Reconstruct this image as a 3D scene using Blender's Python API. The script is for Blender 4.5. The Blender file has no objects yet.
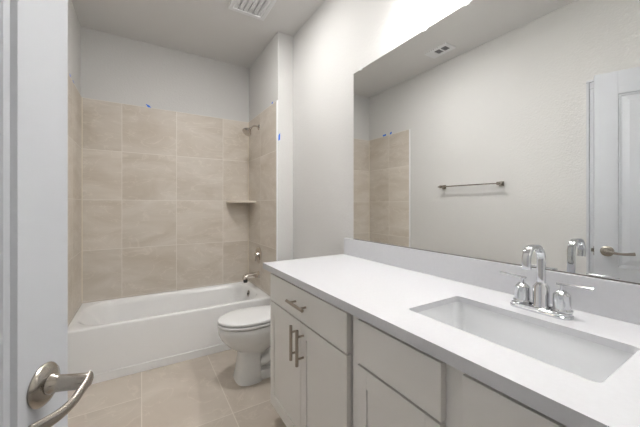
import bpy, bmesh, math, random
from mathutils import Vector, Matrix
S = bpy.context.scene
R = math.radians
# ------------------------------------------------------------------ camera, world, exposure
cd = bpy.data.cameras.new('camera'); cam = bpy.data.objects.new('camera', cd)
S.collection.objects.link(cam); S.camera = cam
cd.sensor_width = 36; cd.lens = 16.464; cd.shift_y = -0.0127; cd.clip_start = 0.02
cam.location = (0, 0, 1.215); cam.rotation_euler = (R(90), 0, R(-31.357))
world = bpy.data.worlds.new('world'); S.world = world; world.use_nodes = True
world.node_tree.nodes['Background'].inputs[0].default_value = (0.80, 0.88, 1.0, 1)
world.node_tree.nodes['Background'].inputs[1].default_value = 0.5
S.view_settings.view_transform = 'Standard'; S.view_settings.look = 'None'
S.view_settings.gamma = 1; S.view_settings.use_curve_mapping = False
S.view_settings.exposure = 1.90
BULB = 90.0
FILL_DISC = 31.0  # strength of the added fill disc on the bathroom ceiling
HALL_FILL = 22.0  # strength of the added fill light in the hall
SHADE = 5.0

# ------------------------------------------------------------------ materials
def new_mat(name):
    m = bpy.data.materials.new(name); m.use_nodes = True
    return m, m.node_tree.nodes, m.node_tree.links, m.node_tree.nodes['Principled BSDF']
def pmat(name, col, rough=0.5, metal=0.0, bump=0.0, bscale=60, var=0.0, vscale=8, coat=0.0, emit=None, es=0):
    m, N, L, b = new_mat(name)
    b.inputs['Base Color'].default_value = (*col, 1); b.inputs['Roughness'].default_value = rough
    b.inputs['Metallic'].default_value = metal; b.inputs['Coat Weight'].default_value = coat
    g = N.new('ShaderNodeNewGeometry')
    if var:
        n = N.new('ShaderNodeTexNoise'); n.inputs['Scale'].default_value = vscale; n.inputs['Detail'].default_value = 4
        L.new(g.outputs['Position'], n.inputs['Vector'])
        r = N.new('ShaderNodeValToRGB')
        r.color_ramp.elements[0].position = 0.3; r.color_ramp.elements[1].position = 0.7
        r.color_ramp.elements[0].color = (*[c*(1-var) for c in col], 1)
        r.color_ramp.elements[1].color = (*[min(1, c*(1+var)) for c in col], 1)
        L.new(n.outputs['Fac'], r.inputs['Fac']); L.new(r.outputs['Color'], b.inputs['Base Color'])
    if bump:
        n = N.new('ShaderNodeTexNoise'); n.inputs['Scale'].default_value = bscale; n.inputs['Detail'].default_value = 2
        L.new(g.outputs['Position'], n.inputs['Vector'])
        bp = N.new('ShaderNodeBump'); bp.inputs['Strength'].default_value = bump; bp.inputs['Distance'].default_value = 0.004
        L.new(n.outputs['Fac'], bp.inputs['Height']); L.new(bp.outputs['Normal'], b.inputs['Normal'])
    if emit:
        b.inputs['Emission Color'].default_value = (*emit, 1); b.inputs['Emission Strength'].default_value = es
    return m

def tile_mat(name, ax, off, per, cA, cB, grout, rough, shifts=None, gw=0.0022, vein=(1.2, 1.2, 3.2)):
    """ax: two axes (0 X, 1 Y, 2 Z); a grid of joints, optionally with a different second offset per strip"""
    m, N, L, b = new_mat(name)
    def M(op, a, c=None, d=None):
        n = N.new('ShaderNodeMath'); n.operation = op
        for i, v in enumerate((a, c, d)):
            if v is None: continue
            if isinstance(v, (int, float)): n.inputs[i].default_value = v
            else: L.new(v, n.inputs[i])
        return n.outputs[0]
    g = N.new('ShaderNodeNewGeometry'); s = N.new('ShaderNodeSeparateXYZ'); L.new(g.outputs['Position'], s.inputs[0])
    a, c = s.outputs[ax[0]], s.outputs[ax[1]]
    ta = M('DIVIDE', M('SUBTRACT', a, off[0]), per[0]); ida = M('FLOOR', ta)
    if shifts:      # strips left of the first joint are laid half a tile out
        sh = M('MULTIPLY', M('LESS_THAN', ida, -0.5), shifts)
        c = M('SUBTRACT', c, sh)
    tc = M('DIVIDE', M('SUBTRACT', c, off[1]), per[1]); idc = M('FLOOR', tc)
    def edge(t, p):
        f = M('SUBTRACT', t, M('FLOOR', t)); return M('MULTIPLY', M('MINIMUM', f, M('SUBTRACT', 1.0, f)), p)
    d = M('MINIMUM', edge(ta, per[0]), edge(tc, per[1]))
    mr = N.new('ShaderNodeMapRange'); mr.inputs['From Min'].default_value = gw*0.6; mr.inputs['From Max'].default_value = gw*1.3
    L.new(d, mr.inputs['Value'])
    comb = N.new('ShaderNodeCombineXYZ'); L.new(ida, comb.inputs[0]); L.new(idc, comb.inputs[1])
    wn = N.new('ShaderNodeTexWhiteNoise'); wn.noise_dimensions = '3D'; L.new(comb.outputs[0], wn.inputs['Vector'])
    # veining: stretched, per-tile shifted noise
    vm = N.new('ShaderNodeVectorMath'); vm.operation = 'MULTIPLY_ADD'
    L.new(wn.outputs['Color'], vm.inputs[0]); vm.inputs[1].default_value = (7, 7, 7)
    sc = N.new('ShaderNodeVectorMath'); sc.operation = 'MULTIPLY'; L.new(g.outputs['Position'], sc.inputs[0]); sc.inputs[1].default_value = vein
    L.new(sc.outputs[0], vm.inputs[2])
    n1 = N.new('ShaderNodeTexNoise'); n1.inputs['Scale'].default_value = 1.6; n1.inputs['Detail'].default_value = 6
    n1.inputs['Roughness'].default_value = 0.6; n1.inputs['Distortion'].default_value = 0.9
    L.new(vm.outputs[0], n1.inputs['Vector'])
    r = N.new('ShaderNodeValToRGB'); r.color_ramp.elements[0].position = 0.30; r.color_ramp.elements[1].position = 0.72
    r.color_ramp.elements[0].color = (*cA, 1); r.color_ramp.elements[1].color = (*cB, 1)
    L.new(n1.outputs['Fac'], r.inputs['Fac'])
    # thin pale veins
    n2 = N.new('ShaderNodeTexNoise'); n2.inputs['Scale'].default_value = 2.2; n2.inputs['Detail'].default_value = 4; n2.inputs['Distortion'].default_value = 1.6
    L.new(vm.outputs[0], n2.inputs['Vector'])
    v = M('ABSOLUTE', M('SUBTRACT', n2.outputs['Fac'], 0.5))
    vr = N.new('ShaderNodeMapRange'); vr.inputs['From Min'].default_value = 0.0; vr.inputs['From Max'].default_value = 0.018
    vr.inputs['To Min'].default_value = 0.28; vr.inputs['To Max'].default_value = 0.0; L.new(v, vr.inputs['Value'])
    mv = N.new('ShaderNodeMix'); mv.data_type = 'RGBA'; L.new(vr.outputs[0], mv.inputs['Factor'])
    L.new(r.outputs['Color'], mv.inputs['A']); mv.inputs['B'].default_value = (*[min(1, x*1.25) for x in cB], 1)
    hs = N.new('ShaderNodeHueSaturation'); L.new(mv.outputs['Result'], hs.inputs['Color'])
    L.new(M('MULTIPLY_ADD', wn.outputs['Value'], 0.08, 0.96), hs.inputs['Value'])
    mx = N.new('ShaderNodeMix'); mx.data_type = 'RGBA'; L.new(mr.outputs[0], mx.inputs['Factor'])
    mx.inputs['A'].default_value = (*grout, 1); L.new(hs.outputs['Color'], mx.inputs['B'])
    L.new(mx.outputs['Result'], b.inputs['Base Color'])
    b.inputs['Roughness'].default_value = rough
    bp = N.new('ShaderNodeBump'); bp.inputs['Strength'].default_value = 0.4; bp.inputs['Distance'].default_value = 0.001
    L.new(mr.outputs[0], bp.inputs['Height']); L.new(bp.outputs['Normal'], b.inputs['Normal'])
    return m

WALLC = (0.645, 0.638, 0.622)
M_wall = pmat('wall_paint', WALLC, 0.75, bump=0.45, bscale=75)
M_ceil = pmat('ceiling_paint', (0.67, 0.66, 0.648), 0.85, bump=0.2, bscale=60)
M_trim = pmat('white_trim_paint', (0.80, 0.80, 0.80), 0.35)
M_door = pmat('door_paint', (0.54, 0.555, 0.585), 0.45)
M_cab = pmat('cabinet_paint', (0.79, 0.77, 0.74), 0.40)
M_mstrip = pmat('mirror_strip_dark', (0.10, 0.09, 0.08), 0.7)  # used for the dark line under the mirror
M_quartz = pmat('white_quartz', (0.63, 0.635, 0.655), 0.25, var=0.015, vscale=90)
M_porc = pmat('white_porcelain', (0.82, 0.82, 0.81), 0.10, coat=0.3)
M_sink = pmat('sink_porcelain', (0.82, 0.83, 0.84), 0.12, coat=0.3)
M_tub = pmat('tub_enamel', (0.85, 0.85, 0.845), 0.18)
M_seat = pmat('seat_plastic', (0.83, 0.83, 0.83), 0.22)
M_chrome = pmat('chrome', (0.64, 0.65, 0.67), 0.03, 1.0)
M_nickel = pmat('brushed_nickel', (0.44, 0.40, 0.355), 0.24, 1.0)
M_fix = pmat('polished_nickel', (0.60, 0.555, 0.51), 0.12, 1.0)
M_satin = pmat('satin_nickel_pull', (0.42, 0.37, 0.315), 0.34, 1.0)
M_dark = pmat('dark_rubber', (0.03, 0.03, 0.03), 0.5)
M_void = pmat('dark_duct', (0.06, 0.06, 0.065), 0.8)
M_blue = pmat('blue_tape', (0.02, 0.16, 0.70), 0.6)
M_plast = pmat('white_plastic', (0.74, 0.74, 0.75), 0.45)
M_mirror = pmat('mirror_silver', (0.91, 0.92, 0.915), 0.0, 1.0)
M_medge = pmat('mirror_edge', (0.55, 0.62, 0.60), 0.2)
M_caulk = pmat('caulk', (0.80, 0.74, 0.62), 0.5)
M_stone = pmat('shelf_stone', (0.74, 0.67, 0.57), 0.3, var=0.06, vscale=12)
M_shade = pmat('frosted_shade', (0.85, 0.85, 0.83), 0.4, emit=(1, 0.97, 0.92), es=SHADE)
M_bulb = pmat('lit_bulb', (1, 1, 1), 0.4, emit=(1.0, 0.99, 0.98), es=BULB)
M_filldisc = pmat('fill_disc_diffuser', (1, 1, 1), 0.4, emit=(1.0, 0.985, 0.97), es=FILL_DISC)
M_hallfill = pmat('hall_fill_diffuser', (1, 1, 1), 0.4, emit=(0.93, 0.96, 1.0), es=HALL_FILL)
TA, TB, TG = (0.54, 0.475, 0.395), (0.69, 0.64, 0.575), (0.78, 0.74, 0.68)
M_tback = tile_mat('shower_tile_back', (0, 2), (-0.152, 0.391), (0.4445, 0.436), TA, TB, TG, 0.40)
M_tside = tile_mat('shower_tile_side', (1, 2), (2.80, 0.391), (0.4445, 0.436), TA, TB, TG, 0.40)
M_floor = tile_mat('floor_tile', (0, 1), (0.0, 1.725), (0.4555, 0.895), (0.54, 0.47, 0.395), (0.65, 0.585, 0.51), (0.74, 0.68, 0.60), 0.30, shifts=0.445, vein=(1.6, 1.6, 1.6), gw=0.0026)
M_hallfloor = pmat('hall_floor', (0.35, 0.30, 0.25), 0.5, var=0.1)

# ------------------------------------------------------------------ mesh helpers
def obj(name, bm, m, parent=None, smooth=False, bevel=0.0, seg=2, mats=None, angle=35):
    bmesh.ops.recalc_face_normals(bm, faces=bm.faces[:])
    me = bpy.data.meshes.new(name); bm.to_mesh(me); bm.free()
    for x in (mats or [m]): me.materials.append(x)
    o = bpy.data.objects.new(name, me); S.collection.objects.link(o)
    if parent: o.parent = parent; o.matrix_parent_inverse = parent.matrix_world.inverted()
    if bevel:
        md = o.modifiers.new('bevel', 'BEVEL'); md.width = bevel; md.segments = seg; md.limit_method = 'ANGLE'; md.angle_limit = R(40)
        md.harden_normals = False
    if smooth:
        for p in me.polygons: p.use_smooth = True
        try: me.set_sharp_from_angle(angle=R(angle))
        except Exception: pass
    return o
def empty(name, loc, label=None, cat=None, group=None, rz=0):
    o = bpy.data.objects.new(name, None); S.collection.objects.link(o); o.empty_display_size = 0.05
    o.location = loc; o.rotation_euler = (0, 0, rz)
    o.matrix_world = Matrix.Translation(loc) @ Matrix.Rotation(rz, 4, 'Z')
    tag(o, label, cat, group); return o
def tag(o, label=None, cat=None, group=None, kind=None):
    if label: o['label'] = label
    if cat: o['category'] = cat
    if group: o['group'] = group
    if kind: o['kind'] = kind
    return o
def lab(o, t): o['label'] = t; return o
def struct(o): o['kind'] = 'structure'; return o
def bx(bm, x0, x1, y0, y1, z0, z1, mi=0):
    v = [bm.verts.new((x, y, z)) for z in (z0, z1) for x, y in ((x0, y0), (x1, y0), (x1, y1), (x0, y1))]
    for f in ((0,1,2,3), (4,5,6,7), (0,1,5,4), (1,2,6,5), (2,3,7,6), (3,0,4,7)):
        fc = bm.faces.new([v[i] for i in f]); fc.material_index = mi
    return v
def box(*a):
    bm = bmesh.new(); bx(bm, *a); return bm
def loft(bm, rings, cap0=True, cap1=True, closed=True):
    vs = [[bm.verts.new(p) for p in r] for r in rings]
    n = len(vs[0])
    for a, b in zip(vs, vs[1:]):
        for i in range(n if closed else n-1):
            j = (i+1) % n; bm.faces.new((a[i], a[j], b[j], b[i]))
    if cap0: bm.faces.new(vs[0])
    if cap1: bm.faces.new(vs[-1])
    return vs
def rrect(x0, x1, y0, y1, r, z, n=8):
    pts = []
    for cx, cy, a0 in ((x1-r, y1-r, 0), (x0+r, y1-r, 90), (x0+r, y0+r, 180), (x1-r, y0+r, 270)):
        for k in range(n+1):
            a = R(a0+90*k/n); pts.append((cx+r*math.cos(a), cy+r*math.sin(a), z))
    return pts
def lathe(bm, prof, origin, axis=(0, 0, 1), n=32, cap=True):
    """prof: list of (radius, height along the axis)"""
    ax = Vector(axis).normalized(); q = Vector((0, 0, 1)).rotation_difference(ax)
    rings = []
    for r, h in prof:
        rings.append([Vector(origin)+q @ Vector((max(r, 1e-4)*math.cos(2*math.pi*i/n), max(r, 1e-4)*math.sin(2*math.pi*i/n), h)) for i in range(n)])
    loft(bm, rings, cap, cap)
def smoothpath(pts, sub=6):
    pts = [Vector(p) for p in pts]; out = []
    P = [pts[0]*2-pts[1]]+pts+[pts[-1]*2-pts[-2]]
    for i in range(1, len(P)-2):
        for k in range(sub):
            t = k/sub; a, b, c, d = P[i-1], P[i], P[i+1], P[i+2]
            out.append(0.5*((2*b)+(c-a)*t+(2*a-5*b+4*c-d)*t*t+(3*b-a-3*c+d)*t**3))
    out.append(pts[-1]); return out
def tube(bm, pts, r, n=14, ry=None, side=None):
    """sweep an ellipse (r across, ry along 'side') over the points; r may be a list"""
    pts = [Vector(p) for p in pts]; rings = []
    sd = Vector(side) if side else None
    prev = None
    for i, p in enumerate(pts):
        t = (pts[min(i+1, len(pts)-1)]-pts[max(i-1, 0)]).normalized()
        if sd: a = (sd-t*sd.dot(t)).normalized()
        elif prev is None:
            a = t.orthogonal().normalized()
        else: a = (prev-t*prev.dot(t)).normalized()
        prev = a; b = t.cross(a)
        rr = r[i] if isinstance(r, (list, tuple)) else r
        r2 = rr if ry is None else (ry[i] if isinstance(ry, (list, tuple)) else ry)
        rings.append([p+a*r2*math.cos(2*math.pi*k/n)+b*rr*math.sin(2*math.pi*k/n) for k in range(n)])
    loft(bm, rings)
def ribbon(bm, pts, side, w, t, round_=0.3, n=16):
    """sweep a rounded rectangle, w along side, t across"""
    pts = [Vector(p) for p in pts]; rings = []; sd = Vector(side).normalized()
    prof = []
    rr = min(w, t)*round_
    for cx, cy, a0 in ((w/2-rr, t/2-rr, 0), (-w/2+rr, t/2-rr, 90), (-w/2+rr, -t/2+rr, 180), (w/2-rr, -t/2+rr, 270)):
        for k in range(5):
            a = R(a0+22.5*k); prof.append((cx+rr*math.cos(a), cy+rr*math.sin(a)))
    for i, p in enumerate(pts):
        tg = (pts[min(i+1, len(pts)-1)]-pts[max(i-1, 0)]).normalized()
        a = (sd-tg*sd.dot(tg)).normalized(); b = tg.cross(a)
        rings.append([p+a*x+b*y for x, y in prof])
    loft(bm, rings)

# ------------------------------------------------------------------ room
XL, XR, XP, YW, YB, YF, C = -0.446, 1.169, 1.022, 2.384, 3.198, -0.30, 2.743
D0, D1, DH = -0.085, 0.738, 2.045          # doorway in the left wall
struct(obj('floor', box(XL-0.13, XR+0.12, YF-0.12, YB+0.12, -0.1, 0), M_floor))
struct(obj('ceiling', box(XL-0.13, XR+0.12, YF-0.12, YB+0.12, C, C+0.1), M_ceil))
struct(obj('wall_back', box(XL-0.12, XR+0.12, YB, YB+0.12, 0, C), M_wall))
struct(obj('wall_right', box(XR, XR+0.12, YF, YB, 0, C), M_wall))
struct(obj('wall_front', box(XL-0.12, XR+0.12, YF-0.12, YF, 0, C), M_wall))
bm = bmesh.new()
bx(bm, XL-0.12, XL, YF, D0-0.02, 0, C); bx(bm, XL-0.12, XL, D1+0.02, YB, 0, C); bx(bm, XL-0.12, XL, D0-0.02, D1+0.02, DH+0.02, C)
struct(obj('wall_left', bm, M_wall))
struct(obj('wall_alcove', box(XP, XR, YW, YB, 0, C), M_wall, bevel=0.004))
# tiled surround
ZT = 2.136
struct(obj('wall_tile_back', box(XL+0.01, XP-0.01, YB-0.01, YB, 0.30, ZT), M_tback))
struct(obj('wall_tile_left', box(XL, XL+0.01, 2.464, YB, 0.30, ZT), M_tside))
struct(obj('wall_tile_alcove', box(XP-0.01, XP, 2.400, YB, 0.30, ZT), M_tside))
struct(obj('trim_1', box(XP-0.012, XP+0.0, 2.386, 2.400, 0.0, ZT+0.002), M_trim, bevel=0.002))
struct(obj('trim_2', box(XL, XL+0.012, 2.450, 2.464, 0.0, ZT+0.002), M_trim, bevel=0.002))
# caulk lines in the two inner corners
struct(obj('trim_3', box(XP-0.016, XP-0.010, YB-0.016, YB-0.010, 0.385, ZT), M_caulk))
struct(obj('trim_4', box(XL+0.010, XL+0.016, YB-0.016, YB-0.010, 0.385, ZT), M_caulk))
# baseboards
def board(name, *a): return struct(obj(name, box(*a), M_trim, bevel=0.004))
board('baseboard_right', XR-0.014, XR, 1.565, YW-0.014, 0, 0.11)
board('baseboard_alcove', XP, XR, YW-0.014, YW, 0, 0.11)
board('baseboard_left', XL, XL+0.014, D1+0.085, 2.450, 0, 0.11)
board('baseboard_front', XL+0.014, 0.60, YF, YF+0.014, 0, 0.11)
# door frame: jambs and casings
bm = bmesh.new()
bx(bm, XL-0.12, XL, D0-0.02, D0, 0, DH); bx(bm, XL-0.12, XL, D1, D1+0.02, 0, DH); bx(bm, XL-0.12, XL, D0, D1, DH, DH+0.02)
bx(bm, XL-0.075, XL-0.045, D1-0.012, D1-0.0002, 0, DH-0.0005); bx(bm, XL-0.075, XL-0.045, D0+0.0002, D0+0.012, 0, DH-0.0005)   # stops
jamb = struct(obj('trim_5', bm, M_door, bevel=0.0015))
bm = bmesh.new(); bx(bm, XL-0.03, XL-0.001, D1-0.0025, D1+0.001, 0.86, 0.92); obj('strike_plate', bm, M_nickel, jamb)
bm = bmesh.new(); bx(bm, XL-0.022, XL-0.008, D1-0.0035, D1, 0.87, 0.90); lab(obj('strike_hole', bm, M_dark, jamb), 'dark latch hole')
bm = bmesh.new()
for w0, w1, t in ((0.0, 0.048, 0.012), (0.048, 0.065, 0.018)):      # stepped casing, mitred look
    bx(bm, XL, XL+t, D1+0.006+w0, D1+0.006+w1, 0, DH+0.006+w0); bx(bm, XL, XL+t, D0-0.006-w1, D0-0.006-w0, 0, DH+0.006+w0)
    bx(bm, XL, XL+t, D0-0.006-w1, D1+0.006+w1, DH+0.006+w0, DH+0.006+w1)
struct(obj('trim_6', bm, M_door, bevel=0.003))
# hall beyond the door gap
struct(obj('floor_hall', box(-1.7, XL-0.13, -0.6, 1.8, -0.1, 0), M_hallfloor))
struct(obj('ceiling_hall', box(-1.7, XL-0.13, -0.6, 1.8, C, C+0.1), M_ceil))
bm = bmesh.new(); bx(bm, -1.8, -1.7, -0.6, 1.8, 0, C); bx(bm, -1.7, XL-0.12, -0.7, -0.6, 0, C); bx(bm, -1.7, XL-0.12, 1.8, 1.9, 0, C)
struct(obj('wall_hall', bm, M_wall))

# ------------------------------------------------------------------ door (ajar, hinged on the left wall)
DW, DT = 0.805, 0.035
edge = Vector((-0.1116, 0.676, 0)); ang = R(21.5)
dirv = Vector((math.sin(ang), math.cos(ang), 0)); hinge = edge-dirv*DW
# local frame: +Y along the door from hinge to free edge, +X the room-side normal
dr = bpy.data.objects.new('door_1', None); S.collection.objects.link(dr); dr.location = hinge; dr.rotation_euler = (0, 0, -ang); dr.empty_display_size = 0.1
dr['kind'] = 'structure'
def dobj(name, bm, m, parent=dr, **k):
    o = obj(name, bm, m, None, **k); o.parent = parent; return o
bm = bmesh.new(); z0, z1 = 0.012, 2.035
st = 0.106; rails = [(z0, 0.25), (0.70, 0.835), (z1-0.140, z1)]
bx(bm, -DT, 0, 0, st, z0, z1); bx(bm, -DT, 0, DW-st, DW, z0, z1)
for a, b in rails: bx(bm, -DT, 0, st, DW-st, a, b)
dobj('door_slab', bm, M_door, bevel=0.001)
for a, b in ((rails[0][1], rails[1][0]), (rails[1][1], rails[2][0])):
    bm = bmesh.new()
    def ring(i, x): return [(x, st+i, a+i), (x, DW-st-i, a+i), (x, DW-st-i, b-i), (x, st+i, b-i)]
    for s in (1, -1):
        X = (lambda d: -d) if s == 1 else (lambda d: -DT+d)
        loft(bm, [ring(0, X(0.000)), ring(0.004, X(0.006)), ring(0.012, X(0.008)), ring(0.016, X(0.012)), ring(0.022, X(0.012)), ring(0.050, X(0.004)), ring(0.055, X(0.004))], False, True)
    dobj('door_panel', bm, M_door, bevel=0)
# hinges
for z in (0.25, 1.05, 1.83):
    bm = bmesh.new(); lathe(bm, [(0.006, 0), (0.006, 0.09)], (0.004, -0.006, z), n=12); dobj('hinge', bm, M_nickel, smooth=True)
# lever handle on the room side
def lever(sx):
    h = bpy.data.objects.new('door_handle', None); S.collection.objects.link(h); h.parent = dr
    h.location = (0 if sx > 0 else -DT, DW-0.058, 0.932); h.empty_display_size = 0.03
    bm = bmesh.new(); lathe(bm, [(0.0, 0), (0.032, 0), (0.0325, 0.0025), (0.030, 0.0055), (0.023, 0.009), (0.017, 0.011), (0.0, 0.0115)], (0, 0, 0), (sx, 0, 0), 40)
    dobj('rose', bm, M_nickel, h, smooth=True, angle=50)
    bm = bmesh.new(); lathe(bm, [(0.0, 0.006), (0.0155, 0.006), (0.015, 0.016), (0.0125, 0.018), (0.012, 0.030), (0.0115, 0.062), (0.009, 0.066), (0.0, 0.067)], (0, 0, 0), (sx, 0, 0), 28)
    dobj('handle_stem', bm, M_nickel, h, smooth=True, angle=50)
    bm = bmesh.new()
    pts = smoothpath([(0.062*sx, 0.009, 0.002), (0.064*sx, -0.004, 0), (0.066*sx, -0.022, -0.002), (0.068*sx, -0.045, -0.005), (0.067*sx, -0.070, -0.005), (0.062*sx, -0.092, -0.003), (0.058*sx, -0.110, -0.001)], 6)
    n = len(pts); rr = [0.0045+0.001*math.sin(math.pi*i/(n-1)) for i in range(n)]
    r2 = [0.0105-0.003*math.sin(math.pi*i/(n-1)) for i in range(n)]
    tube(bm, pts, rr, 16, r2, side=(0, 0, 1))
    dobj('lever', bm, M_nickel, h, smooth=True, angle=60)
lever(1); lever(-1)
bm = box(-DT*0.5-0.0125, -DT*0.5+0.0125, DW-0.0005, DW+0.0015, 0.90, 0.957); dobj('latch_plate', bm, M_nickel)
bm = box(-DT*0.5-0.007, -DT*0.5+0.007, DW+0.0015, DW+0.013, 0.921, 0.943); dobj('latch_bolt', bm, M_nickel)

# ------------------------------------------------------------------ bathtub
tx0, tx1, ty0, ty1, tz = XL+0.011, XP-0.011, 2.508, YB-0.011, 0.38
tub = empty('bathtub', ((tx0+tx1)/2, (ty0+ty1)/2, 0), 'white alcove bathtub with flat apron between tiled walls', 'bathtub')
bm = bmesh.new()
rings = [rrect(tx0, tx1, ty0, ty1, 0.004, 0.0), rrect(tx0, tx1, ty0, ty1, 0.004, tz-0.014),
         rrect(tx0, tx1, ty0+0.002, ty1, 0.006, tz-0.005), rrect(tx0+0.003, tx1-0.003, ty0+0.007, ty1-0.002, 0.008, tz)]
o_ = [(0.030, 0.055, 0.040, 0.030, 0.20, tz), (0.038, 0.060, 0.046, 0.035, 0.20, tz-0.003), (0.050, 0.068, 0.052, 0.043, 0.19, tz-0.012), (0.085, 0.078, 0.062, 0.056, 0.18, tz-0.05),
      (0.15, 0.095, 0.095, 0.082, 0.12, tz-0.16), (0.22, 0.12, 0.115, 0.10, 0.11, tz-0.26), (0.26, 0.145, 0.14, 0.125, 0.10, tz-0.30), (0.34, 0.20, 0.20, 0.18, 0.08, tz-0.315)]
for l, r_, f, bk, rad, z in o_: rings.append(rrect(tx0+l, tx1-r_, ty0+f, ty1-bk, rad, z, 8))
loft(bm, rings, True, True)
obj('tub_shell', bm, M_tub, tub, smooth=True, angle=45)
bm = box(tx0+0.002, tx1-0.002, ty0-0.009, ty0, 0.0, 0.062); obj('apron_base', bm, M_tub, tub, bevel=0.003)
ov = Vector((tx1-0.076, 2.93, 0.315))
bm = bmesh.new(); lathe(bm, [(0, 0), (0.032, 0), (0.033, 0.005), (0.027, 0.010), (0.0, 0.012)], ov, (-1, 0, 0.12), 28)
op = obj('overflow_plate', bm, M_nickel, tub, smooth=True)
bm = bmesh.new(); lathe(bm, [(0, 0), (0.010, 0), (0.010, 0.004), (0, 0.004)], ov+Vector((-0.012, 0, 0.0)), (-1, 0, 0.12), 16); obj('overflow_screw', bm, M_dark, op)
bm = bmesh.new(); lathe(bm, [(0, 0), (0.035, 0), (0.035, 0.004), (0.0, 0.006)], (tx1-0.30, 2.85, tz-0.3149), (0, 0, 1), 24); obj('tub_drain', bm, M_nickel, tub, smooth=True)

# ------------------------------------------------------------------ shower fittings
xw = XP-0.010
sh = empty('wall_shower', (xw, 2.852, 2.01), 'brushed nickel shower head on a short bent arm, high on the tiled side wall', 'shower')
bm = bmesh.new(); lathe(bm, [(0, 0), (0.03, 0), (0.029, 0.004), (0.014, 0.012), (0, 0.012)], (xw, 2.852, 2.005), (-1, 0, 0), 24); obj('wall_flange', bm, M_fix, sh, smooth=True)
bm = bmesh.new(); tube(bm, smoothpath([(xw, 2.852, 2.005), (xw-0.03, 2.852, 2.012), (xw-0.058, 2.852, 2.008), (xw-0.085, 2.85, 1.984)], 6), 0.0085); obj('shower_arm', bm, M_fix, sh, smooth=True)
bm = bmesh.new(); lathe(bm, [(0, -0.005), (0.012, -0.004), (0.014, 0.006), (0.012, 0.016), (0.020, 0.024), (0.042, 0.050), (0.049, 0.064), (0.048, 0.076), (0.040, 0.080), (0, 0.080)], (xw-0.082, 2.85, 1.988), (-0.62, -0.10, -0.72), 32)
obj('spray_head', bm, M_fix, sh, smooth=True, angle=50)
va = empty('shower_valve', (xw, 2.852, 0.722), 'brushed nickel shower valve with round plate and small lever above the tub spout', 'shower valve')
bm = bmesh.new(); lathe(bm, [(0, 0), (0.085, 0), (0.086, 0.003), (0.078, 0.008), (0.035, 0.012), (0, 0.012)], (xw, 2.852, 0.715), (-1, 0, 0), 40); obj('escutcheon', bm, M_fix, va, smooth=True)
bm = bmesh.new(); lathe(bm, [(0, 0.01), (0.030, 0.01), (0.028, 0.022), (0.026, 0.036), (0.022, 0.040), (0, 0.041)], (xw, 2.852, 0.722), (-1, 0, 0), 24); vh = obj('valve_hub', bm, M_fix, va, smooth=True)
bm = bmesh.new(); tube(bm, smoothpath([(xw-0.036, 2.852, 0.722), (xw-0.040, 2.842, 0.69), (xw-0.042, 2.838, 0.655)], 5), 0.006, ry=0.009, side=(0, 1, 0)); obj('valve_lever', bm, M_fix, va, smooth=True)
sp = empty('tub_spout', (xw, 2.852, 0.50), 'brushed nickel tub spout with black cap beneath, low on the tiled side wall', 'tub spout')
bm = bmesh.new(); lathe(bm, [(0, 0), (0.037, 0), (0.037, 0.006), (0.030, 0.012), (0, 0.012)], (xw, 2.852, 0.515), (-1, 0, 0), 28); obj('spout_flange', bm, M_fix, sp, smooth=True)
bm = bmesh.new(); tube(bm, smoothpath([(xw-0.005, 2.852, 0.515), (xw-0.05, 2.852, 0.515), (xw-0.115, 2.852, 0.512), (xw-0.140, 2.852, 0.505), (xw-0.145, 2.852, 0.484)], 5), [0.027]*8+[0.026]*8+[0.022]*5, 20); obj('spout_body', bm, M_fix, sp, smooth=True, angle=60)
bm = bmesh.new(); lathe(bm, [(0, 0), (0.019, 0), (0.021, -0.01), (0.019, -0.03), (0, -0.032)], (xw-0.136, 2.852, 0.484), (0, 0, 1), 20); lab(obj('spout_cap', bm, M_dark, sp, smooth=True), 'black rubber cap')
# corner shelf
bm = bmesh.new(); prof = [(xw, YB-0.010)]
for k in range(13):
    a = R(90*k/12); prof.append((xw-0.245*math.cos(a)**0.8 if k < 12 else xw, YB-0.010-0.255*math.sin(a)**0.8 if k else YB-0.010))
loft(bm, [[(x, y, 1.243) for x, y in prof], [(x, y, 1.264) for x, y in prof]])
tag(obj('corner_shelf', bm, M_stone, bevel=0.003), 'tan stone corner shelf set in the tile beneath the shower head', 'shelf')

# ------------------------------------------------------------------ toilet (faces -X)
TY = 2.045
toi = empty('toilet', (0.80, TY, 0), 'white two-piece toilet with closed lid between tub and vanity', 'toilet')
def egg(x0, x1, hw, z, n=40, cx=None, p=2.0, yo=0.0):
    """front at x0, back at x1, widest at cx"""
    if cx is None: cx = x0+(x1-x0)*0.5
    out = []
    for i in range(n):
        a = 2*math.pi*i/n; c_, s_ = math.cos(a), math.sin(a)
        L_ = (x1-cx) if c_ > 0 else (cx-x0)
        out.append((cx+L_*math.copysign(abs(c_)**(2/p), c_), TY+yo+hw*math.copysign(abs(s_)**(2/p), s_), z))
    return out
bm = bmesh.new()
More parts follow.
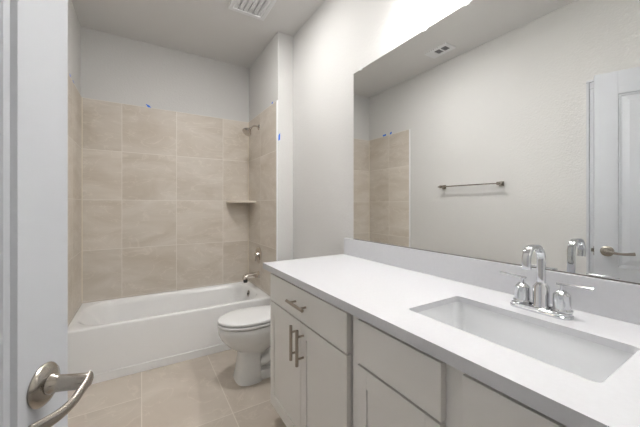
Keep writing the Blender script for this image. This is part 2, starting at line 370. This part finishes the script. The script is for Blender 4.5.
# bowl
rings = [egg(0.590, 0.80, 0.080, 0.185, cx=0.70), egg(0.568, 0.84, 0.094, 0.205, cx=0.70), egg(0.510, 0.90, 0.130, 0.245, cx=0.69), egg(0.465, 0.94, 0.152, 0.295, cx=0.68),
         egg(0.445, 0.955, 0.160, 0.340, cx=0.67), egg(0.440, 0.96, 0.162, 0.378, cx=0.67), egg(0.447, 0.955, 0.156, 0.386, cx=0.67), egg(0.52, 0.90, 0.11, 0.386, cx=0.68)]
loft(bm, rings)
obj('bowl', bm, M_porc, toi, smooth=True, angle=50)
bm = bmesh.new()   # front column of the pedestal
rings = [egg(0.552, 0.735, 0.116, 0.0, cx=0.66, p=3.0), egg(0.555, 0.733, 0.113, 0.012, cx=0.66, p=3.0), egg(0.564, 0.730, 0.105, 0.06, cx=0.66, p=2.9), egg(0.577, 0.735, 0.093, 0.15, cx=0.66, p=2.7), egg(0.580, 0.76, 0.088, 0.215, cx=0.67, p=2.5)]
loft(bm, rings)
obj('pedestal', bm, M_porc, toi, smooth=True, angle=50)
bm = bmesh.new()   # trapway and foot
loft(bm, [rrect(0.66, 1.02, TY-0.095, TY+0.095, 0.04, 0.0), rrect(0.66, 1.02, TY-0.095, TY+0.095, 0.04, 0.045), rrect(0.66, 1.01, TY-0.085, TY+0.085, 0.04, 0.058)])
loft(bm, [rrect(0.68, 1.0, TY-0.045, TY+0.045, 0.03, 0.05), rrect(0.70, 1.0, TY-0.045, TY+0.045, 0.03, 0.26)])
for s in (-1, 1):
    tube(bm, smoothpath([(0.70, TY+s*0.045, 0.105), (0.77, TY+s*0.047, 0.125), (0.83, TY+s*0.047, 0.19), (0.89, TY+s*0.047, 0.225), (0.95, TY+s*0.045, 0.20), (0.975, TY+s*0.045, 0.12), (0.98, TY+s*0.045, 0.05)], 5), 0.038, 16)
obj('trapway', bm, M_porc, toi, smooth=True, angle=50)
bm = bmesh.new(); loft(bm, [rrect(0.88, 1.15, TY-0.12, TY+0.12, 0.03, 0.20), rrect(0.87, 1.155, TY-0.17, TY+0.17, 0.03, 0.33), rrect(0.87, 1.155, TY-0.175, TY+0.175, 0.03, 0.40)])
obj('tank_shelf', bm, M_porc, toi, smooth=True, angle=50)
def slab(x0, x1, hw, za, zb, e=0.006):
    bm = bmesh.new()
    loft(bm, [egg(x0+e, x1-e, hw-e, za, cx=0.66, n=56), egg(x0, x1, hw, za+e*0.8, cx=0.66, n=56), egg(x0, x1, hw, zb-e*1.2, cx=0.66, n=56), egg(x0+e*0.5, x1-e*.5, hw-e*0.5, zb-e*0.35, cx=0.66, n=56), egg(x0+e*2, x1-e*2, hw-e*2, zb, cx=0.66, n=56), egg(x0+0.12, x1-0.12, hw-0.09, zb+0.003, cx=0.66, n=56)])
    return bm
obj('seat', slab(0.438, 0.95, 0.164, 0.3915, 0.410, 0.005), M_seat, toi, smooth=True, angle=60)
obj('lid', slab(0.440, 0.945, 0.162, 0.4155, 0.434, 0.006), M_seat, toi, smooth=True, angle=60)
for s in (-1, 1): obj('seat_hinge', box(0.90, 0.955, TY+s*0.08-0.02, TY+s*0.08+0.02, 0.392, 0.438), M_seat, toi, bevel=0.006)
bm = bmesh.new(); loft(bm, [rrect(0.985, 1.152, TY-0.19, TY+0.19, 0.03, 0.40), rrect(0.972, 1.156, TY-0.205, TY+0.205, 0.03, 0.55), rrect(0.965, 1.158, TY-0.212, TY+0.212, 0.03, 0.715)])
obj('tank', bm, M_porc, toi, smooth=True, angle=50)
bm = bmesh.new(); loft(bm, [rrect(0.958, 1.160, TY-0.218, TY+0.218, 0.03, 0.715), rrect(0.955, 1.160, TY-0.222, TY+0.222, 0.03, 0.722), rrect(0.955, 1.160, TY-0.222, TY+0.222, 0.03, 0.738), rrect(0.965, 1.155, TY-0.212, TY+0.212, 0.025, 0.746)])
obj('tank_lid', bm, M_porc, toi, smooth=True, angle=50)
bm = bmesh.new(); tube(bm, [(0.965, TY+0.15, 0.67), (0.952, TY+0.15, 0.67), (0.948, TY+0.14, 0.669), (0.948, TY+0.09, 0.664)], 0.006, 12); obj('flush_lever', bm, M_chrome, toi, smooth=True)
for s in (-1, 1):
    bm = bmesh.new(); lathe(bm, [(0.012, 0.045), (0.012, 0.062), (0.007, 0.070), (0, 0.072)], (0.86, TY+s*0.075, 0), n=16); obj('bolt_cap', bm, M_seat, toi, smooth=True)

# ------------------------------------------------------------------ vanity cabinets
FX, BXX = 0.628, XR-0.001      # face frame plane, back
ZB, ZTOP = 0.108, 0.8705
def shaker(name, y0, y1, z0, z1, parent, st=0.046, rl=0.060, stR=None):
    bm = bmesh.new(); x0, x1 = FX-0.020, FX-0.0005; rx = x0+0.005
    bx(bm, x0, x1, y0, y0+st, z0, z1); bx(bm, x0, x1, y1-st, y1, z0, z1)
    bx(bm, x0, x1, y0+st, y1-st, z0, z0+rl); bx(bm, x0, x1, y0+st, y1-st, z1-rl, z1)
    bx(bm, rx, x1, y0+st, y1-st, z0+rl, z1-rl)
    return obj(name, bm, M_cab, parent, bevel=0.0012)
def slabfront(name, y0, y1, z0, z1, parent):
    return obj(name, box(FX-0.020, FX-0.0005, y0, y1, z0, z1), M_cab, parent, bevel=0.0012)
def pull(parent, y, z, vertical):
    L_ = 0.156; bm = bmesh.new(); x = FX-0.020-0.033
    e = Vector((0, 0, 1)) if vertical else Vector((0, 1, 0)); c_ = Vector((x, y, z))
    tube(bm, [c_-e*L_/2, c_+e*L_/2], 0.0072, 16)
    for s in (-1, 1):
        p = c_+e*s*0.048; lathe(bm, [(0.0048, 0), (0.0048, 0.033)], p, (1, 0, 0), 12)
    return obj('bar_pull', bm, M_satin, parent, smooth=True, angle=50)
def carcass(y0, y1, parent, stiles, rail=True):
    """open-backed box with face frame: frame members, sides, bottom and toe kick"""
    bm = bmesh.new()
    for a, b in ((y0, y0+0.016), (y1-0.016, y1)):      # side panels, notched at the foot for the toe kick
        q = [(FX+0.018, ZTOP), (FX+0.018, ZB), (FX+0.075, ZB), (FX+0.075, 0), (BXX, 0), (BXX, ZTOP)]
        loft(bm, [[(x, a, z) for x, z in q], [(x, b, z) for x, z in q]])
    bx(bm, FX+0.018, BXX, y0+0.016, y1-0.016, ZB, ZB+0.016)
    bx(bm, BXX-0.008, BXX, y0+0.016, y1-0.016, ZB+0.016, ZTOP)
    obj('carcass', bm, M_cab, parent)
    bm = bmesh.new(); q = sorted(stiles)
    for a, b in q: bx(bm, FX, FX+0.018, a, b, ZB, ZTOP-(0 if b-a > 0.06 else 0.0))
    for (a, b), (c_, d_) in zip(q, q[1:]):
        for za, zb in ((0.795, 0.822), (ZB, ZB+0.035), (0.650, 0.684)): bx(bm, FX, FX+0.018, b, c_, za, zb)
    obj('face_frame', bm, M_cab, parent)
    obj('toe_kick', box(FX+0.075, FX+0.090, y0+0.016, y1-0.016, 0, ZB), M_cab, parent)
GB, GT, GL, GH = 0.127, 0.690, 0.6975, 0.839
c1 = empty('vanity_cabinet', (0.89, 1.18, 0), 'light grey vanity cabinet beside the toilet, wide drawer above two doors with bar pulls', 'cabinet', 'vanity cabinets')
c1y0, c1y1 = 0.8185, 1.560
carcass(c1y0, c1y1, c1, [(c1y0, c1y0+0.036), (c1y1-0.045, c1y1)])
d = slabfront('drawer', 0.820, 1.525, GL, GH, c1); pull(d, 1.165, 0.772, False)
d = shaker('cabinet_door', 1.1650, 1.525, GB, GT, c1); pull(d, 1.197, 0.594, True)
d = shaker('cabinet_door', 0.820, 1.1610, GB, GT, c1); pull(d, 1.137, 0.594, True)
c2 = empty('vanity_cabinet', (0.89, 0.42, 0), 'light grey sink cabinet under the basin with plain false fronts over shaker doors', 'cabinet', 'vanity cabinets')
c2y0, c2y1 = 0.036, 0.8095
carcass(c2y0, c2y1, c2, [(c2y0, c2y0+0.045), (0.385, 0.452), (c2y1-0.045, c2y1)])
slabfront('false_front', 0.445, 0.763, GL, GH, c2); slabfront('false_front', 0.073, 0.391, GL, GH, c2)
shaker('cabinet_door', 0.445, 0.763, GB, GT, c2); shaker('cabinet_door', 0.073, 0.391, GB, GT, c2)
c3 = empty('vanity_cabinet', (0.89, -0.13, 0), 'narrow grey vanity cabinet in the corner by the front wall', 'cabinet', 'vanity cabinets')
carcass(-0.298, 0.033, c3, [(-0.298, -0.26), (-0.005, 0.033)])
slabfront('drawer', -0.265, 0.010, GL, GH, c3); shaker('cabinet_door', -0.265, 0.010, GB, GT, c3)

# countertop with sink cut-out
CZ0, CZ1 = 0.871, 0.891
def plate_hole(outer, inner, za, zb):
    bm = bmesh.new()
    def loop(pts, z): 
        v = [bm.verts.new((x, y, z)) for x, y in pts]; return v, [bm.edges.new((v[i], v[(i+1) % len(v)])) for i in range(len(v))]
    L_ = []
    for z in (za, zb):
        vo, eo = loop(outer, z); vi, ei = loop(inner, z)
        bmesh.ops.triangle_fill(bm, edges=eo+ei, use_beauty=True); L_.append((vo, vi))
    for k in (0, 1):
        a, b = L_[0][k], L_[1][k]
        for i in range(len(a)):
            j = (i+1) % len(a); bm.faces.new((a[i], a[j], b[j], b[i]))
    return bm
SX0, SX1, SY0, SY1 = 0.709, 0.968, 0.188, 0.640
hole = [(x, y) for x, y, z in rrect(SX0, SX1, SY0, SY1, 0.015, 0, 6)]
bm = plate_hole([(0.585, YF+0.001), (XR-0.001, YF+0.001), (XR-0.001, 1.581), (0.585, 1.581)], hole, CZ0, CZ1)
bx(bm, 0.585, 0.626, YF+0.001, 1.581, 0.859, CZ0); bx(bm, 0.626, XR-0.001, 1.5615, 1.581, 0.859, CZ0)      # built-up edge
tag(obj('countertop', bm, M_quartz), 'long white quartz countertop with a rectangular sink cut-out', 'countertop')
tag(obj('backsplash', box(XR-0.020, XR-0.0005, YF+0.001, 1.581, CZ1, 0.998), M_quartz, bevel=0.0015), 'low white quartz backsplash strip between countertop and mirror', 'backsplash')
sk = empty('sink', ((SX0+SX1)/2, (SY0+SY1)/2, 0.72), 'white rectangular undermount basin set into the countertop', 'sink')
bm = bmesh.new(); e = 0.006
def sr(o_, z, r): return rrect(SX0-e+o_, SX1+e-o_, SY0-e+o_, SY1+e-o_, r, z, 8)
rings = [sr(-0.02, CZ0-0.012, 0.03), sr(-0.02, CZ0-0.0005, 0.03), sr(0, CZ0-0.0005, 0.028), sr(0.002, CZ0-0.012, 0.028), sr(0.006, CZ0-0.06, 0.032), sr(0.012, CZ0-0.10, 0.036), sr(0.022, CZ0-0.122, 0.04), sr(0.040, CZ0-0.132, 0.04), sr(0.10, CZ0-0.139, 0.02)]
loft(bm, rings, False, True)
rings = [sr(-0.02, CZ0-0.012, 0.03), sr(-0.008, CZ0-0.015, 0.03), sr(0.0, CZ0-0.11, 0.04), sr(0.03, CZ0-0.145, 0.04)]
loft(bm, rings, False, True)
obj('basin', bm, M_sink, sk, smooth=True, angle=50)
bm = bmesh.new(); lathe(bm, [(0, 0), (0.024, 0), (0.024, 0.003), (0.018, 0.004), (0, 0.002)], (0.84, 0.415, CZ0-0.139), n=24); obj('sink_drain', bm, M_chrome, sk, smooth=True)

# ------------------------------------------------------------------ faucet
FYc, FXc = 0.415, 1.050
fa = empty('faucet', (FXc, FYc, CZ1), 'polished chrome two-handle faucet with tall arched spout behind the sink', 'faucet')
bm = bmesh.new()
def stad(hw, hl, z): return rrect(FXc-0.008-hw, FXc-0.008+hw, FYc-hl, FYc+hl, hw*0.8, z, 8)
loft(bm, [stad(0.028, 0.080, CZ1), stad(0.028, 0.080, CZ1+0.006), stad(0.025, 0.077, CZ1+0.008), stad(0.025, 0.077, CZ1+0.013), stad(0.022, 0.074, CZ1+0.015)])
obj('base_plate', bm, M_chrome, fa, smooth=True, angle=40)
bm = bmesh.new()
lathe(bm, [(0.025, 0.014), (0.025, 0.018), (0.0215, 0.021), (0.0215, 0.075), (0.0125, 0.087), (0.0, 0.087)], (FXc, FYc, CZ1), n=28)
zt = 1.090; rad = 0.040; xo = FXc-0.090
pts = [(FXc, FYc, 0.965), (FXc, FYc, 1.0), (FXc, FYc, zt-rad)]
for k in range(1, 9): a = R(90*k/8); pts.append((FXc-rad+rad*math.cos(a), FYc, zt-rad+rad*math.sin(a)))
for k in range(1, 9): a = R(90*k/8); pts.append((xo+rad-0.012-rad*math.sin(a)*0.8, FYc, zt-rad+rad*math.cos(a)))
pts.append((xo-0.001, FYc, 1.030))
ribbon(bm, pts, (0, 1, 0), 0.023, 0.015, 0.4)
obj('spout', bm, M_chrome, fa, smooth=True, angle=50)
for s in (1, -1):
    y = FYc+s*0.052
    bm = bmesh.new(); lathe(bm, [(0.0255, 0.014), (0.026, 0.020), (0.0215, 0.024), (0.0210, 0.063), (0.0105, 0.075), (0.0045, 0.076), (0.0045, 0.092), (0, 0.093)], (FXc, y, CZ1), n=28)
    h = obj('faucet_handle', bm, M_chrome, fa, smooth=True, angle=40)
    bm = bmesh.new(); tube(bm, [(FXc-0.004, y-s*0.012, CZ1+0.0935), (FXc, y+s*0.02, CZ1+0.094), (FXc+0.002, y+s*0.070, CZ1+0.095)], 0.0032, 12, ry=0.0045, side=(1, 0, 0))
    obj('handle_lever', bm, M_chrome, h, smooth=True)
bm = bmesh.new(); lathe(bm, [(0.003, 0.013), (0.003, 0.055), (0.006, 0.057), (0.006, 0.062), (0, 0.063)], (FXc+0.022-0.002, FYc, CZ1), n=12); obj('lift_rod', bm, M_chrome, fa, smooth=True)

# ------------------------------------------------------------------ mirror
mi = empty('wall_mirror', (XR, 0.60, 1.0), 'large frameless wall mirror above the backsplash', 'mirror')
bm = bmesh.new(); bx(bm, XR-0.006, XR-0.0005, YF+0.004, 1.494, 0.9985, 2.060)
for f in bm.faces:
    f.material_index = 0 if abs(f.calc_center_median().x-(XR-0.006)) < 1e-4 else 1
obj('mirror_glass', bm, M_mirror, mi, mats=[M_mirror, M_medge])
obj('mirror_dark_strip', box(XR-0.0095, XR-0.0062, YF+0.004, 1.494, 0.9985, 1.0015), M_mstrip, mi)  # thin dark strip put in for the dark line along the mirror bottom
for y in (1.419, 0.939, 0.726, 0.10):
    bm = bmesh.new(); loft(bm, [[(x, y+a, z) for a, z in ((-0.012, 2.066), (-0.012, 2.057), (-0.008, 2.053), (0.008, 2.053), (0.012, 2.057), (0.012, 2.066))] for x in (XR-0.009, XR-0.0062)])
    bx(bm, XR-0.009, XR-0.0005, y-0.012, y+0.012, 2.0605, 2.067)
    obj('mirror_clip', bm, M_plast, mi, bevel=0.0008)

# ------------------------------------------------------------------ towel bar on the left wall
tb = empty('towel_bar', (XL, 1.69, 1.41), 'brushed nickel towel bar on the bare grey wall, seen in the mirror', 'towel bar')
bm = bmesh.new(); ribbon(bm, [(XL+0.060, 1.37, 1.412), (XL+0.060, 2.02, 1.412)], (1, 0, 0), 0.012, 0.012, 0.3); obj('bar', bm, M_nickel, tb, smooth=True, angle=40)
for y in (1.40, 1.985):
    bm = bmesh.new(); bx(bm, XL, XL+0.010, y-0.022, y+0.022, 1.388, 1.432); bx(bm, XL+0.008, XL+0.072, y-0.011, y+0.011, 1.396, 1.426)
    obj('wall_post', bm, M_nickel, tb, bevel=0.002)

# ------------------------------------------------------------------ ceiling fittings
fn = empty('exhaust_fan', (0.71, 2.145, C), 'square white exhaust fan grille on the ceiling', 'exhaust fan')
x0, x1, y0, y1 = 0.567, 0.853, 2.000, 2.290
bm = plate_hole([(x0, y0), (x1, y0), (x1, y1), (x0, y1)], [(x0+0.032, y0+0.032), (x1-0.032, y0+0.032), (x1-0.032, y1-0.032), (x0+0.032, y1-0.032)], C-0.018, C-0.0005)
obj('fan_frame', bm, M_plast, fn, bevel=0.004)
bm = bmesh.new(); bx(bm, x0+0.032, x1-0.032, y0+0.032, y1-0.032, C-0.004, C-0.001); obj('fan_recess', bm, pmat('fan_recess_grey', (0.50, 0.50, 0.50), 0.8), fn)
bm = bmesh.new(); n = 22; w_ = (y1-y0-0.064)/n
for i in range(n): bx(bm, x0+0.032, x1-0.032, y0+0.032+i*w_, y0+0.032+i*w_+w_*0.80, C-0.013, C-0.009)
for i in range(1, 6): xx = x0+0.032+(x1-x0-0.064)*i/6; bx(bm, xx-0.003, xx+0.003, y0+0.032, y1-0.032, C-0.013, C-0.009)
obj('fan_grille', bm, M_plast, fn)
rg = empty('air_register', (-0.185, 1.85, C), 'small rectangular white ceiling air register with two dark openings, seen in the mirror', 'air vent')
x0, x1, y0, y1 = -0.262, -0.108, 1.726, 1.974
bm = bmesh.new(); zc0, zc1 = C-0.010, C-0.0005
xa, xb = x0+0.036, x1-0.036
for a in ((x0, xa, y0, y1), (xb, x1, y0, y1), (xa, xb, y0, y0+0.035), (xa, xb, y1-0.085, y1), (xa, xb, y0+0.092, y0+0.104)): bx(bm, *a, zc0, zc1)
obj('register_frame', bm, M_plast, rg, bevel=0.0015)
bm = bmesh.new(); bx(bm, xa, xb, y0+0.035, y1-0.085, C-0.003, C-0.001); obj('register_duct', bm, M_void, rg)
bm = bmesh.new()
for k in range(1, 5):
    xx = xa+(xb-xa)*k/5; bx(bm, xx-0.0012, xx+0.0012, y0+0.035, y1-0.085, C-0.009, C-0.003)
obj('register_louver', bm, pmat('register_louver_grey', (0.30, 0.30, 0.31), 0.5), rg)

# ------------------------------------------------------------------ blue tape bits
def tape(name_lab, pts, nrm, t=0.0008):
    bm = bmesh.new(); nv = Vector(nrm)*t
    loft(bm, [[Vector(p) for p in pts], [Vector(p)+nv for p in pts]])
    tag(obj('painters_tape', bm, M_blue), name_lab, 'tape', 'scraps of blue tape along the tile edge')
yb = YB-0.0002
tape('scrap of blue tape above the middle tile joint on the back wall', [(0.032, yb, 2.168), (0.062, yb, 2.158), (0.080, yb, 2.137), (0.050, yb, 2.140)], (0, -1, 0))
xl = XL+0.0002
tape('small blue tape scrap above the left wall tile, the one nearer the door', [(xl, 2.755, 2.172), (xl, 2.788, 2.166), (xl, 2.795, 2.138), (xl, 2.765, 2.143)], (1, 0, 0))
tape('flat blue tape scrap above the left wall tile, the one nearer the corner', [(xl, 2.865, 2.164), (xl, 2.925, 2.160), (xl, 2.920, 2.139), (xl, 2.860, 2.141)], (1, 0, 0))
tape('tiny blue tape scrap above the tile over the shower fittings wall', [(XP-0.0002, 2.500, 2.162), (XP-0.0002, 2.530, 2.159), (XP-0.0002, 2.528, 2.137), (XP-0.0002, 2.508, 2.138)], (-1, 0, 0))
tape('thin blue tape strip beside the white tile trim near the shower head', [(1.026, YW-0.0002, 1.830), (1.042, YW-0.0002, 1.855), (1.040, YW-0.0002, 1.792), (1.024, YW-0.0002, 1.782)], (0, -1, 0))

# ------------------------------------------------------------------ vanity light above the mirror (out of frame)
vl = empty('vanity_light', (XR, 0.62, 2.32), 'three-light brushed nickel vanity fixture with frosted shades above the mirror', 'wall light')
obj('backplate', box(XR-0.022, XR-0.0005, 0.26, 0.98, 2.39, 2.45), M_nickel, vl, bevel=0.004)
for y in (0.34, 0.62, 0.90):
    bm = bmesh.new(); tube(bm, smoothpath([(XR-0.02, y, 2.42), (XR-0.08, y, 2.435), (XR-0.115, y, 2.425), (XR-0.119, y, 2.395)], 5), 0.008); obj('lamp_arm', bm, M_nickel, vl, smooth=True)
    bm = bmesh.new(); n_ = 32
    pr_ = [(0.018, 0.095), (0.030, 0.088), (0.045, 0.060), (0.054, 0.025), (0.058, 0.0), (0.055, 0.0), (0.051, 0.025), (0.042, 0.058), (0.028, 0.083), (0.012, 0.088)]
    lathe(bm, pr_, (XR-0.119, y, 2.305), n=n_, cap=True); obj('lamp_shade', bm, M_shade, vl, smooth=True, angle=60)
    bm = bmesh.new(); lathe(bm, [(0.0, -0.030), (0.018, -0.026), (0.027, -0.012), (0.030, 0.0), (0.027, 0.014), (0.016, 0.030), (0.012, 0.045), (0, 0.046)], (XR-0.119, y, 2.322), n=24); obj('bulb', bm, M_bulb, vl, smooth=True, angle=80)
# fill light added in the unseen hall behind the door gap
hl = empty('hall_fill_light', (-1.1, 0.9, C), 'added round fill light, unseen, in the hall behind the door', 'ceiling light')
bm = bmesh.new(); lathe(bm, [(0.15, 0), (0.15, 0.02), (0, 0.02)], (-1.1, 0.9, C-0.0205), n=32); obj('light_base', bm, M_plast, hl)
bm = bmesh.new(); lathe(bm, [(0.0, -0.05), (0.08, -0.045), (0.13, -0.02), (0.14, 0.0), (0, 0.0)], (-1.1, 0.9, C-0.021), n=32); obj('diffuser', bm, M_hallfill, hl, smooth=True)

cl = empty('fill_disc_light', (0.48, 1.82, C), 'added round fill disc, out of view, on the bathroom ceiling in front of the tub', 'ceiling light')  # added out of view to brighten the tub end and even the light
bm = bmesh.new(); lathe(bm, [(0, 0), (0.14, 0), (0.145, 0.006), (0.145, 0.020), (0.13, 0.026), (0.122, 0.024), (0, 0.024)], (0.48, 1.82, C-0.0005), (0, 0, -1), 40); obj('light_trim', bm, M_plast, cl, smooth=True)
bm = bmesh.new(); lathe(bm, [(0, 0), (0.120, 0), (0.10, 0.009), (0, 0.013)], (0.48, 1.82, C-0.0246), (0, 0, -1), 40); obj('diffuser', bm, M_filldisc, cl, smooth=True)
